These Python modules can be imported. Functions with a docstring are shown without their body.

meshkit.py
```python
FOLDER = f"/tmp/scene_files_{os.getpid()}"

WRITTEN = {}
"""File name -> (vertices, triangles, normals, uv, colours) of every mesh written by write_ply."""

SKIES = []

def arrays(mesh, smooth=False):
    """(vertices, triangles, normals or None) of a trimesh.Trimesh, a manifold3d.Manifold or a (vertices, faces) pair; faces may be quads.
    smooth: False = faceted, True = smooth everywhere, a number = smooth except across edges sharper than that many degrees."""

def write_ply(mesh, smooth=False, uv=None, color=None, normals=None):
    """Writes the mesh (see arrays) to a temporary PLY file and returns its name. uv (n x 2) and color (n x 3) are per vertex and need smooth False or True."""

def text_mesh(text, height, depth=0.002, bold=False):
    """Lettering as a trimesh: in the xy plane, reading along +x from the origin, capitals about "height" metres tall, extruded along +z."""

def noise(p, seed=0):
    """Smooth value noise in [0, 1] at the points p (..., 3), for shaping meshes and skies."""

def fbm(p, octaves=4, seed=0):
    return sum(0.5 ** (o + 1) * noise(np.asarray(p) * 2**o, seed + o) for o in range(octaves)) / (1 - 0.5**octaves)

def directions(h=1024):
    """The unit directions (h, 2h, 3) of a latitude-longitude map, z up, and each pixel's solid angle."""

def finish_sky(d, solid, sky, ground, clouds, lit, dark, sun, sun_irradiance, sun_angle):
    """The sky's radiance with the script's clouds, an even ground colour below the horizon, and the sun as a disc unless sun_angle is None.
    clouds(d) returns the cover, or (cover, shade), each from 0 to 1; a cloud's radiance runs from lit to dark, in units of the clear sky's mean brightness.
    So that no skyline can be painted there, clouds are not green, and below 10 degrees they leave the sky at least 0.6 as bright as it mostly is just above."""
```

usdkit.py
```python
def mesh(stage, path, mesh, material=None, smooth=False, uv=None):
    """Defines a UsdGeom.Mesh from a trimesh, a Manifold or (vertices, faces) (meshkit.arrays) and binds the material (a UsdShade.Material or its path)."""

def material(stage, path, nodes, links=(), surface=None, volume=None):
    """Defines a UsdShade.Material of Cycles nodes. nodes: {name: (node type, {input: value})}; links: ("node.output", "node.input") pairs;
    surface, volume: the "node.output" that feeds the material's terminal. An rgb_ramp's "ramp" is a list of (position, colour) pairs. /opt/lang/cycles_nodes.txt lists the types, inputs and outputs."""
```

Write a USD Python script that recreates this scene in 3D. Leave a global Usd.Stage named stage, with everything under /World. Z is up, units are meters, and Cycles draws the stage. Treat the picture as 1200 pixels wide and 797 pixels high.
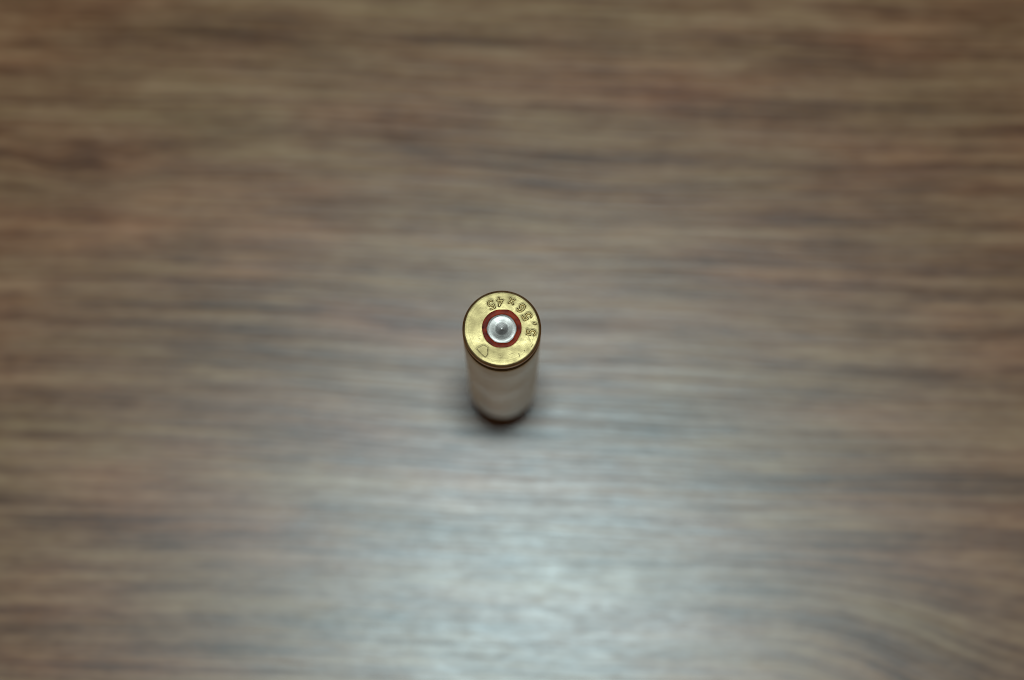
import math
import numpy as np
import trimesh
import usdkit
import meshkit
from pxr import Usd, UsdGeom, UsdLux, UsdShade, Gf, Sdf, Vt

stage = Usd.Stage.CreateInMemory()
UsdGeom.SetStageUpAxis(stage, UsdGeom.Tokens.z)
UsdGeom.SetStageMetersPerUnit(stage, 1.0)
UsdGeom.Xform.Define(stage, '/World')
stage.SetDefaultPrim(stage.GetPrimAtPath('/World'))
UsdGeom.Scope.Define(stage, '/World/Looks')
MM = 0.001

# ------------------------------------------------------------------ camera
TILT = math.radians(12.0)            # how far the lens leans from straight down
DIST = 0.300                         # lens to the head of the case, along the axis
APERTURE_W = 23.7                    # sensor width, mm
PX_MM = 9.65                         # photograph pixels (of 1200) per mm at the head
H_CASE = 44.7 * MM
right = np.array([1.0, 0, 0])
view = np.array([0, math.sin(TILT), -math.cos(TILT)])
up = np.cross(right, view)
head = np.array([0, 0, H_CASE])
aim = head + right * (12.0 / PX_MM * MM) - up * (13.5 / PX_MM * MM)
eye = aim - view * DIST


def look_matrix(pos, r, u, v):
    return Gf.Matrix4d(*r, 0, *u, 0, *(-v), 0, *pos, 1)


cam = UsdGeom.Camera.Define(stage, '/World/camera')
cam.AddTransformOp().Set(look_matrix(eye, right, up, view))
focal = APERTURE_W * DIST * 1000 / (1200 / PX_MM)
cam.CreateFocalLengthAttr(focal)
cam.CreateHorizontalApertureAttr(APERTURE_W)
cam.CreateVerticalApertureAttr(APERTURE_W * 680 / 1024)
cam.CreateFocusDistanceAttr(DIST)
cam.CreateFStopAttr(focal / 10.5)
cam.CreateClippingRangeAttr(Gf.Vec2f(0.01, 20))
cam.CreateExposureAttr(0.0)

# ------------------------------------------------------------------ light: the camera's own flash, and the dim room
flash = UsdLux.RectLight.Define(stage, '/World/flash_lamp')
fpos = eye + up * 0.069 + right * 0.005
fdir = np.array([0, 0.010, 0.03]) - fpos
fdir /= np.linalg.norm(fdir)
fr = np.array([1.0, 0, 0])
fr = fr - fdir * fr.dot(fdir)
fr /= np.linalg.norm(fr)
flash.AddTransformOp().Set(look_matrix(fpos, fr, np.cross(fr, fdir), fdir))
flash.CreateWidthAttr(0.050)
flash.CreateHeightAttr(0.022)
flash.CreateNormalizeAttr(True)
flash.CreateIntensityAttr(0.315)
flash.CreateColorAttr(Gf.Vec3f(0.72, 1.0, 1.06))

dome = UsdLux.DomeLight.Define(stage, '/World/sky')
room = usdkit.material(stage, '/World/Looks/room_light', {
    'bg': ('background_shader', {'color': (1.0, 0.86, 0.68), 'strength': 0.056})}, surface='bg.background')
UsdShade.MaterialBindingAPI.Apply(dome.GetPrim()).Bind(room)


def floor_at(px, py):
    """Point of the floor (mm) that the lens sees at a pixel of the 1200 x 797 photograph."""
    s = 1.0 / (PX_MM * 1000 * DIST)
    d = view + right * ((px - 600) * s) - up * ((py - 398.5) * s)
    t = -eye[2] / d[2]
    p = eye + d * t
    return p[:2] * 1000


# ------------------------------------------------------------------ helpers
def tag(prim, label=None, category=None, group=None, kind=None):
    for k, v in (('label', label), ('category', category), ('group', group), ('kind', kind)):
        if v:
            prim.SetCustomDataByKey(k, v)


taken = {}


def path_of(name, parent):
    base = f'{parent}/{name}'
    n = taken.get(base, 0)
    taken[base] = n + 1
    return base if n == 0 else f'{base}_{n:03d}'


def lathe(profile, n=160):
    """Open or closed band of revolution about z from (r, z) in mm, outside to the left of the way the profile runs down."""
    p = np.asarray(profile, float) * MM
    a = np.linspace(0, 2 * np.pi, n, endpoint=False)
    v = np.stack([p[:, None, 0] * np.cos(a), p[:, None, 0] * np.sin(a), np.repeat(p[:, None, 1], n, 1)], -1).reshape(-1, 3)
    f = []
    for i in range(len(p) - 1):
        j = np.arange(n)
        k = (j + 1) % n
        A, B, C, D = i * n + j, i * n + k, (i + 1) * n + k, (i + 1) * n + j
        f.append(np.stack([A, D, C], 1))
        f.append(np.stack([A, C, B], 1))
    m = trimesh.Trimesh(v, np.vstack(f), process=True)
    m.update_faces(m.nondegenerate_faces())
    return m


def arc(c, r, a0, a1, n=6):
    t = np.radians(np.linspace(a0, a1, n))
    return [(c[0] + r * math.cos(x), c[1] + r * math.sin(x)) for x in t]


# ------------------------------------------------------------------ materials
L = '/World/Looks/'


def wood():
    k1, k2 = floor_at(106, 184), floor_at(900, 845)
    N, K = {}, []

    def node(name, kind, **inp):
        N[name] = (kind, inp)
        return name

    def link(a, b):
        K.append((a, b))

    def math_(name, op, a, b=None, c=None):
        inp = {'math_type': op}
        for key, x in (('value1', a), ('value2', b), ('value3', c)):
            if x is not None and not isinstance(x, str):
                inp[key] = float(x)
        N[name] = ('math', inp)
        for key, x in (('value1', a), ('value2', b), ('value3', c)):
            if isinstance(x, str):
                K.append((x, f'{name}.{key}'))
        return f'{name}.value'

    def noise(name, sx, sy, src, z=0.0, detail=3.0, rough=0.55, dist=0.0):
        N[name + '_m'] = ('mapping', {'scale': (sx, sy, 1.0), 'location': (z, z * 1.7, z)})
        K.append((src, name + '_m.vector'))
        N[name] = ('noise_texture', {'scale': 1.0, 'detail': detail, 'roughness': rough, 'distortion': dist})
        K.append((name + '_m.vector', name + '.vector'))
        return name + '.fac'

    node('geo', 'geometry')
    node('mm', 'mapping', scale=(1000.0, 1000.0, 0.0), rotation=(0, 0, math.radians(1.6)))
    link('geo.position', 'mm.vector')
    node('xyz', 'separate_xyz')
    link('mm.vector', 'xyz.vector')
    # slow waving of the grain
    w1 = noise('warp', 0.009, 0.022, 'mm.vector', 3.1, 2.0)
    v = math_('v1', 'multiply_add', math_('w1c', 'subtract', w1, 0.5), 6.0, 'xyz.y')
    # knots: the grain runs round them as rings
    c, s = math.cos(math.radians(1.6)), math.sin(math.radians(1.6))
    for i, (kp, ax, ay) in enumerate(((k1, 7.0, 3.4), (k2, 20.0, 17.0))):
        kx, ky = kp[0] * c - kp[1] * s, kp[0] * s + kp[1] * c
        dx = math_(f'k{i}dx', 'divide', math_(f'k{i}x', 'subtract', 'xyz.x', kx), ax)
        if i == 1:      # a cathedral: straight grain on the left, turning down in nested arches on the right
            dx = math_('k1side', 'maximum', dx, 0.0)
        dy = math_(f'k{i}dy', 'divide', math_(f'k{i}y', 'subtract', 'xyz.y', ky), ay)
        d2 = math_(f'k{i}d2', 'multiply_add', dx, dx, math_(f'k{i}dy2', 'multiply', dy, dy))
        if i == 0:
            fall = math_('k0n', 'multiply_add', math_('k0d4', 'multiply', d2, d2), -0.45, -0.9)
        else:
            dy2, dx2 = 'k1dy2.value', math_('k1dx2', 'multiply', dx, dx)
            fall = math_('k1n', 'multiply_add', math_('k1dy4', 'multiply', dy2, dy2), -0.40, math_('k1dx4', 'multiply_add', math_('k1dx3', 'multiply', dx2, dx2), -0.02, -0.8))
        g = math_(f'k{i}g', 'exponent', fall)
        dd = math_(f'k{i}d', 'multiply_add', math_(f'k{i}sq', 'sqrt', d2), ay, ky)
        df = math_(f'k{i}df', 'subtract', dd, v)
        v = math_(f'k{i}v', 'multiply_add', df, g, v)
        if i == 0:
            knot = math_('kn_dark', 'exponent', math_('kn_n', 'multiply', d2, -5.0))
        if i == 1:      # the dark late wood of the arch at the knot's side
            off = math_('ar_o', 'multiply', math_('ar_s', 'subtract', math_('ar_d', 'sqrt', d2), 0.97), 9.0)
            bell = math_('ar_e', 'exponent', math_('ar_n', 'multiply', math_('ar_q', 'multiply', off, off), -1.0))
            side = math_('ar_x', 'multiply_add', math_('ar_dx', 'divide', 'k1x.value', ax), 0.7, 0.45)
            N['ar_x'][1]['use_clamp'] = True
            arch = math_('ar', 'multiply', bell, side)
    node('grain', 'combine_xyz')
    link('xyz.x', 'grain.x')
    link(v, 'grain.y')
    G = 'grain.vector'
    broad = noise('broad', 0.010, 0.085, G, 1.3, 2.0)
    band = noise('band', 0.028, 0.36, G, 5.2, 2.0, 0.55)
    fine = noise('fine', 0.030, 1.1, G, 9.7, 2.0, 0.6)
    blot = noise('blot', 0.11, 0.36, G, 2.2, 3.0, 0.6)
    pore = noise('pore', 0.30, 1.7, 'mm.vector', 4.4, 2.0, 0.6)
    a = math_('s1', 'multiply_add', broad, 0.75, -0.375)
    a = math_('s2', 'multiply_add', math_('b2', 'subtract', band, 0.5), 0.55, a)
    a = math_('s3', 'multiply_add', math_('b3', 'subtract', fine, 0.5), 1.2, a)
    a = math_('s4', 'multiply_add', math_('b4', 'subtract', blot, 0.5), 0.60, a)
    a = math_('s5', 'multiply_add', math_('b5', 'subtract', pore, 0.5), 0.55, a)
    a = math_('s6', 'multiply_add', knot, -0.13, a)
    a = math_('s7', 'multiply_add', arch, -0.12, a)
    tone = math_('tone', 'add', a, 0.5)
    node('ramp', 'rgb_ramp', ramp=[(0.0, (0.058, 0.016, 0.004)), (0.3, (0.136, 0.049, 0.018)), (0.5, (0.206, 0.087, 0.038)),
                                  (0.72, (0.272, 0.132, 0.063)), (1.0, (0.36, 0.19, 0.10))])
    link(tone, 'ramp.fac')
    # patches that lean towards red or towards olive
    hue = noise('hue', 0.03, 0.11, G, 7.7, 2.0)
    node('huer', 'rgb_ramp', ramp=[(0.25, (0.93, 1.02, 0.94)), (0.5, (1, 1, 1)), (0.75, (1.14, 0.95, 0.88))])
    link(hue, 'huer.fac')
    node('tint', 'mix_color', blend_type='multiply', fac=1.0)
    link('ramp.color', 'tint.a')
    link('huer.color', 'tint.b')
    # embossed pores: long shallow grooves and a fine pebble in the wear layer
    e1 = noise('emb1', 0.04, 0.95, G, 12.0, 2.0, 0.6)
    e2 = noise('emb2', 0.32, 1.0, 'mm.vector', 15.0, 3.0, 0.65)
    hgt = math_('h1', 'multiply_add', e1, 1.0, math_('h2', 'multiply', e2, 0.24))
    node('bump', 'bump', strength=1.0, distance=0.000062)
    link(hgt, 'bump.height')
    e3 = noise('emb3', 0.10, 0.28, 'mm.vector', 21.0, 3.0, 0.6)
    rg = math_('rough', 'multiply_add', e3, 0.09, math_('rough0', 'multiply_add', e2, 0.12, 0.25))
    node('p', 'principled_bsdf', specular_ior_level=0.52, ior=1.5)
    link('tint.result', 'p.base_color')
    link('bump.normal', 'p.normal')
    link(rg, 'p.roughness')
    return usdkit.material(stage, L + 'laminate_wood', N, K, surface='p.BSDF')


def metal(name, color, rough, bump=0.000006, dark=(0.5, 0.4, 0.25), spots=0.35, scale=900.0, turned=0.0, vary=0.08):
    """Worn metal: tarnish spots, uneven polish, and rings left by the lathe where turned > 0."""
    N = {'geo': ('geometry', {}),
         'flat': ('vector_math', {'math_type': 'multiply', 'vector2': (1.0, 1.0, 0.0)}),
         'len': ('vector_math', {'math_type': 'length'}),
         'rad': ('math', {'math_type': 'multiply', 'value2': 9000.0}),
         'ring': ('noise_texture', {'dimensions': '1D', 'scale': 1.0, 'detail': 3.0, 'roughness': 0.7}),
         'n1': ('noise_texture', {'scale': scale, 'detail': 4.0, 'roughness': 0.65}),
         'n2': ('noise_texture', {'scale': scale * 2.5, 'detail': 4.0, 'roughness': 0.6}),
         'n3': ('noise_texture', {'scale': scale * 0.45, 'detail': 2.0, 'roughness': 0.5}),
         'mix': ('mix_color', {'blend_type': 'mix', 'a': color, 'b': dark}),
         'rf': ('map_range', {'from_min': 0.54, 'from_max': 0.80, 'to_min': 0.0, 'to_max': spots, 'clamp': True}),
         'rr': ('map_range', {'from_min': 0.3, 'from_max': 0.7, 'to_min': rough - vary, 'to_max': rough + vary, 'clamp': True}),
         'hh': ('math', {'math_type': 'multiply_add', 'value2': turned}),
         'bump': ('bump', {'strength': 1.0, 'distance': bump}),
         'p': ('principled_bsdf', {'metallic': 1.0})}
    K = [('geo.position', 'n1.vector'), ('geo.position', 'n2.vector'), ('geo.position', 'n3.vector'), ('geo.position', 'flat.vector1'), ('flat.vector', 'len.vector1'),
         ('len.value', 'rad.value1'), ('rad.value', 'ring.w'), ('n1.fac', 'rf.value'), ('rf.result', 'mix.fac'), ('mix.result', 'p.base_color'),
         ('n3.fac', 'rr.value'), ('rr.result', 'p.roughness'), ('ring.fac', 'hh.value1'), ('n2.fac', 'hh.value3'), ('hh.value', 'bump.height'), ('bump.normal', 'p.normal')]
    return usdkit.material(stage, L + name, N, K, surface='p.BSDF')


M_WOOD = wood()
M_FACE = metal('brass_head', (0.385, 0.27, 0.122), 0.53, 0.000024, (0.17, 0.12, 0.05), 0.6, 1100.0, 0.6, 0.10)
M_STAMP = metal('brass_stamped', (0.40, 0.275, 0.115), 0.47, 0.000006, (0.18, 0.11, 0.04), 0.6)
M_RIM = metal('brass_rim', (0.55, 0.35, 0.165), 0.38, 0.000008, (0.34, 0.20, 0.09), 0.6, 1200.0)
M_GROOVE = metal('brass_tarnished', (0.28, 0.18, 0.09), 0.38, 0.000006, (0.16, 0.10, 0.05), 0.5)
M_BODY = metal('brass_body', (0.80, 0.84, 0.78), 0.36, 0.000006, (0.56, 0.50, 0.40), 0.7, 260.0)
M_NECK = metal('brass_neck', (0.90, 0.80, 0.60), 0.36, 0.000006, (0.6, 0.46, 0.28), 0.5, 350.0)
M_PRIMER = metal('nickel_primer', (0.20, 0.165, 0.148), 0.44, 0.000010, (0.16, 0.15, 0.14), 0.6, 1500.0, 1.2, 0.10)
M_DENT = metal('nickel_dent', (0.19, 0.155, 0.142), 0.38, 0.000008, (0.2, 0.18, 0.17), 0.6, 1800.0, 1.2)
M_SEAL = usdkit.material(stage, L + 'red_lacquer', {
    'geo': ('geometry', {}),
    'n': ('noise_texture', {'scale': 1000.0, 'detail': 4.0}),
    'r': ('rgb_ramp', {'ramp': [(0.34, (0.05, 0.003, 0.002)), (0.66, (0.25, 0.022, 0.005))]}),
    'b': ('bump', {'strength': 1.0, 'distance': 0.00001}),
    'p': ('principled_bsdf', {'roughness': 0.45, 'specular_ior_level': 0.05})},
    [('geo.position', 'n.vector'), ('n.fac', 'r.fac'), ('r.color', 'p.base_color'), ('n.fac', 'b.height'), ('b.normal', 'p.normal')], surface='p.BSDF')

# ------------------------------------------------------------------ the wood surface
fl = trimesh.creation.box((1.6, 1.6, 0.012))
fl.apply_translation((0, 0.1, -0.006))
floor = usdkit.mesh(stage, '/World/floor', fl, M_WOOD).GetPrim()
tag(floor, 'brown wood-grain laminate surface under the cartridge case', 'floor', kind='structure')

# ------------------------------------------------------------------ the cartridge case, standing on its mouth
ROOT = '/World/cartridge_case'
root = UsdGeom.Xform.Define(stage, ROOT).GetPrim()
tag(root, 'spent brass rifle cartridge case standing mouth down on the wood, stamped head up', 'cartridge case')
Z = 44.7


def part(name, mesh, mat, parent=ROOT, smooth=35, label=None):
    p = path_of(name, parent)
    m = usdkit.mesh(stage, p, mesh, mat, smooth=smooth)
    tag(m.GetPrim(), label)
    return p


R_FACE, R_RIM = 4.47, 4.80
# rim: chamfer, side, small lower radius
part('rim', lathe([(R_FACE, Z - 0.022), (R_FACE + 0.05, Z - 0.035), (R_FACE + 0.13, Z - 0.075), (R_FACE + 0.24, Z - 0.15), (R_RIM - 0.02, Z - 0.27), (R_RIM, Z - 0.36),
                   (R_RIM, Z - 1.02), (R_RIM - 0.04, Z - 1.10), (R_RIM - 0.12, Z - 1.14), (4.24, Z - 1.20)]), M_RIM)
part('extractor_groove', lathe([(4.24, Z - 1.20), (4.20, Z - 1.30), (4.20, Z - 2.45), (4.24, Z - 2.56), (4.70, Z - 3.02)]), M_GROOVE)
zs = 44.7 - 36.52       # shoulder starts this high above the wood
zn = 44.7 - 38.95
part('body', lathe([(4.70, Z - 3.02), (4.76, Z - 3.12), (4.785, Z - 3.3)] + [(4.785 + (4.50 - 4.785) * t, Z - 3.3 + (zs + 0.3 - Z + 3.3) * t) for t in np.linspace(0.1, 1, 12)]
                   + [(4.47, zs + 0.06)]), M_BODY)
part('shoulder', lathe([(4.47, zs + 0.06), (4.38, zs - 0.15), (3.35, zn + 0.12), (3.24, zn - 0.02), (3.20, zn - 0.3)]), M_NECK)
part('neck', lathe([(3.20, zn - 0.3), (3.185, 3.0), (3.18, 0.12), (3.12, 0.03), (3.06, 0.0), (2.90, 0.0), (2.85, 0.06), (2.85, zn), (4.05, zs), (4.15, 16), (4.0, 30), (3.5, Z - 5.4), (0.0, Z - 5.0)]), M_NECK)

# ---- the head's face with its stamped characters pressed in
STROKES = {   # strokes in a cell of height 1, half-width 0.3, feet at y = -0.5
    '5': [[(0.27, 0.5), (-0.25, 0.5), (-0.27, 0.08), (-0.05, 0.16), (0.15, 0.13), (0.28, -0.02), (0.29, -0.2), (0.2, -0.4), (0.0, -0.5), (-0.18, -0.46), (-0.28, -0.34)]],
    '6': [[(0.24, 0.4), (0.1, 0.5), (-0.08, 0.48), (-0.24, 0.3), (-0.29, 0.0), (-0.28, -0.22), (-0.18, -0.43), (0.0, -0.5), (0.18, -0.44), (0.28, -0.24), (0.24, -0.04), (0.1, 0.07), (-0.1, 0.05), (-0.26, -0.1)]],
    'x': [[(-0.25, -0.46), (0.25, 0.12)], [(-0.25, 0.12), (0.25, -0.46)]],
    '4': [[(0.14, -0.5), (0.14, 0.5), (-0.29, -0.2), (0.32, -0.2)]],
    ',': [[(0.02, -0.42), (0.02, -0.5), (-0.08, -0.66)]],
    'shield': [[   # in mm on the face
        (-2.92, -2.52), (-2.22, -2.14), (-1.74, -2.38), (-1.80, -3.22), (-2.00, -3.48), (-2.42, -3.10)]],
}
MARKS = [  # character, angle round the head (degrees), radius (mm), height (mm), half width of stroke, depth, turn, name, label
    ('5', -8.0, 3.62, 1.02, 0.085, 0.08, 0, 'stamped_digit', 'stamped 5 beside the comma'),
    (',', 9.0, 3.50, 1.0, 0.09, 0.06, 0, 'stamped_comma', None),
    ('5', 25.8, 3.44, 1.02, 0.085, 0.08, 0, 'stamped_digit', 'stamped 5 after the comma'),
    ('6', 47.0, 3.48, 1.02, 0.085, 0.08, 0, 'stamped_digit', 'stamped 6'),
    ('x', 70.5, 3.42, 1.05, 0.085, 0.075, 0, 'stamped_letter', 'stamped multiplication x'),
    ('4', 93.5, 3.32, 1.02, 0.085, 0.075, 0, 'stamped_digit', 'stamped 4'),
    ('5', 113.5, 3.24, 1.02, 0.085, 0.07, 0, 'stamped_digit', 'last stamped 5'),
    ('shield', 232.0, 3.70, 1.15, 0.06, 0.035, 0, 'stamped_emblem', 'stamped shield-shaped mark'),
]
nr, nt = 150, 1150
rr = np.linspace(2.30, R_FACE, nr)
tt = np.linspace(0, 2 * np.pi, nt, endpoint=False)
RR, TT = np.meshgrid(rr, tt, indexing='ij')
X, Y = RR * np.cos(TT), RR * np.sin(TT)


def seg_dist(x, y, pts):
    d = np.full(x.shape, 1e9)
    for (x0, y0), (x1, y1) in zip(pts[:-1], pts[1:]):
        ex, ey = x1 - x0, y1 - y0
        t = np.clip(((x - x0) * ex + (y - y0) * ey) / (ex * ex + ey * ey + 1e-12), 0, 1)
        d = np.minimum(d, np.hypot(x - x0 - t * ex, y - y0 - t * ey))
    return d


def smooth(a, b, x):
    t = np.clip((x - a) / (b - a), 0, 1)
    return t * t * (3 - 2 * t)


# the face is a little dished and uneven, with dings
P3 = np.stack([X, Y, np.zeros_like(X)], -1)
height = -0.006 + 0.035 * (meshkit.fbm(P3 * 0.9 + 11.3, 3, 5) - 0.5) + 0.006 * (meshkit.fbm(P3 * 4.0 + 3.3, 2, 9) - 0.5)
height -= 0.03 * smooth(2.5, 2.30, RR)
owner = np.full(X.shape, -1)
for i, (ch, ang, rad, hgt, hw, dep, turn, nm, lab) in enumerate(MARKS):
    a = math.radians(ang)
    cx, cy = rad * math.cos(a), rad * math.sin(a)
    ux, uy = -math.sin(a), math.cos(a)      # reading direction: round the head; tops towards the centre
    tx, ty = -math.cos(a), -math.sin(a)
    lx = ((X - cx) * ux + (Y - cy) * uy) / hgt
    ly = ((X - cx) * tx + (Y - cy) * ty) / hgt
    pts = STROKES[ch]
    if ch == 'shield':
        from shapely import Polygon, contains_xy, prepare
        poly = Polygon(pts[0])
        d = seg_dist(X, Y, pts[0] + pts[0][:1])
        d = np.where(contains_xy(poly, X, Y), 0, d)
    else:
        d = np.min([seg_dist(lx, ly, p) for p in pts], 0) * hgt
    height += -dep * (1 - smooth(hw - 0.075, hw + 0.065, d)) + 0.018 * np.exp(-((d - hw - 0.10) / 0.06) ** 2)
    owner[d < hw + 0.03] = i
# worn marks low on the face: a faint ring with a dot, a few nicks
for (mx, my, r0, w, dep) in ((-0.18, -3.28, 0.28, 0.12, 0.014), (-0.18, -3.35, 0.0, 0.10, 0.03), (2.75, -2.75, 0.0, 0.08, 0.06), (-2.75, -1.25, 0.0, 0.07, 0.05), (-2.4, 1.05, 0.0, 0.06, 0.05)):
    d = np.abs(np.hypot(X - mx, Y - my) - r0)
    height -= 0.7 * dep * (1 - smooth(0.0, w, d))
for (a0, b0, a1, b1, w, dep) in ((2.05, -3.10, 2.2, -3.5, 0.05, 0.04), (-1.75, -2.6, -1.7, -3.1, 0.05, 0.035), (3.2, -0.9, 3.5, -1.6, 0.07, 0.02), (3.55, -2.3, 3.75, -2.0, 0.06, 0.04), (0.9, -3.2, 1.5, -3.0, 0.05, 0.02)):
    height -= 0.6 * dep * (1 - smooth(0.0, w, seg_dist(X, Y, [(a0, b0), (a1, b1)])))
height *= smooth(R_FACE, R_FACE - 0.12, RR)
height -= 0.022 * np.clip((RR - R_FACE + 0.16) / 0.16, 0, 1) ** 1.6
V = np.stack([X, Y, Z + height], -1).reshape(-1, 3) * MM
j, i0 = np.meshgrid(np.arange(nt), np.arange(nr - 1))
k = (j + 1) % nt
A, B, C, D = i0 * nt + j, i0 * nt + k, (i0 + 1) * nt + k, (i0 + 1) * nt + j
F = np.concatenate([np.stack([A, D, C], -1).reshape(-1, 3), np.stack([A, C, B], -1).reshape(-1, 3)])
nrm = np.zeros_like(V)
fn = np.cross(V[F[:, 1]] - V[F[:, 0]], V[F[:, 2]] - V[F[:, 0]])
for c_ in range(3):
    np.add.at(nrm, F[:, c_], fn)
nrm /= np.linalg.norm(nrm, axis=1, keepdims=True)
fo = np.max(owner.reshape(-1)[F], axis=1)


def sub(sel, name, mat, parent, label=None):
    f = F[sel]
    use, inv = np.unique(f, return_inverse=True)
    p = path_of(name, parent)
    m = usdkit.mesh(stage, p, (V[use], inv.reshape(-1, 3)), mat, smooth=True)
    m.GetNormalsAttr().Set(Vt.Vec3fArray.FromNumpy(nrm[use].astype(np.float32)))
    tag(m.GetPrim(), label)
    return p


face_path = sub(fo == -1, 'head_face', M_FACE, ROOT)
for i, mk in enumerate(MARKS):
    sub(fo == i, mk[7], M_STAMP if mk[0] != 'shield' else M_FACE, face_path, mk[8])

# ---- primer, firing-pin dent and red sealing lacquer
part('primer_pocket', lathe([(2.30, Z - 0.037), (2.26, Z - 0.09), (2.25, Z - 0.6), (2.1, Z - 0.7)]), M_RIM)
primer = part('primer', lathe([(0.72, Z - 0.126), (0.78, Z - 0.110), (0.86, Z - 0.093), (1.00, Z - 0.070), (1.18, Z - 0.042), (1.34, Z - 0.018), (1.46, Z - 0.008), (1.58, Z - 0.010),
                              (1.70, Z - 0.032), (1.82, Z - 0.058), (1.95, Z - 0.09), (2.14, Z - 0.15), (2.20, Z - 0.22), (2.20, Z - 0.5)]), M_PRIMER, smooth=True)
part('firing_pin_dent', lathe([(0.0, Z - 0.310), (0.05, Z - 0.307), (0.10, Z - 0.298), (0.18, Z - 0.277), (0.30, Z - 0.243), (0.45, Z - 0.201), (0.58, Z - 0.164), (0.66, Z - 0.142), (0.72, Z - 0.126)], 120), M_DENT, primer, smooth=True)
seal_prof = [(1.78, Z - 0.050), (1.83, Z - 0.004), (1.91, Z + 0.022), (2.05, Z + 0.034), (2.18, Z + 0.036), (2.30, Z + 0.032), (2.34, Z + 0.020), (2.385, Z + 0.008), (2.41, Z - 0.016)]
sl = lathe(seal_prof, 240)
vv = sl.vertices / MM
ang = np.arctan2(vv[:, 1], vv[:, 0])
rad = np.hypot(vv[:, 0], vv[:, 1])
q = np.stack([np.cos(ang) * 2.2, np.sin(ang) * 2.2, np.zeros_like(ang)], -1)
wob = (meshkit.fbm(q + 4.0, 3, 21) - 0.5) * 0.2
wout = (meshkit.fbm(q + 9.0, 3, 33) - 0.5) * 0.2
t_ = (rad - 1.74) / 0.75
nr_ = rad + wob * (1 - t_) + wout * t_
sl.vertices = np.stack([np.cos(ang) * nr_, np.sin(ang) * nr_, vv[:, 2]], -1) * MM
part('primer_sealant', sl, M_SEAL, smooth=True, label='ring of dark red sealing lacquer round the primer')
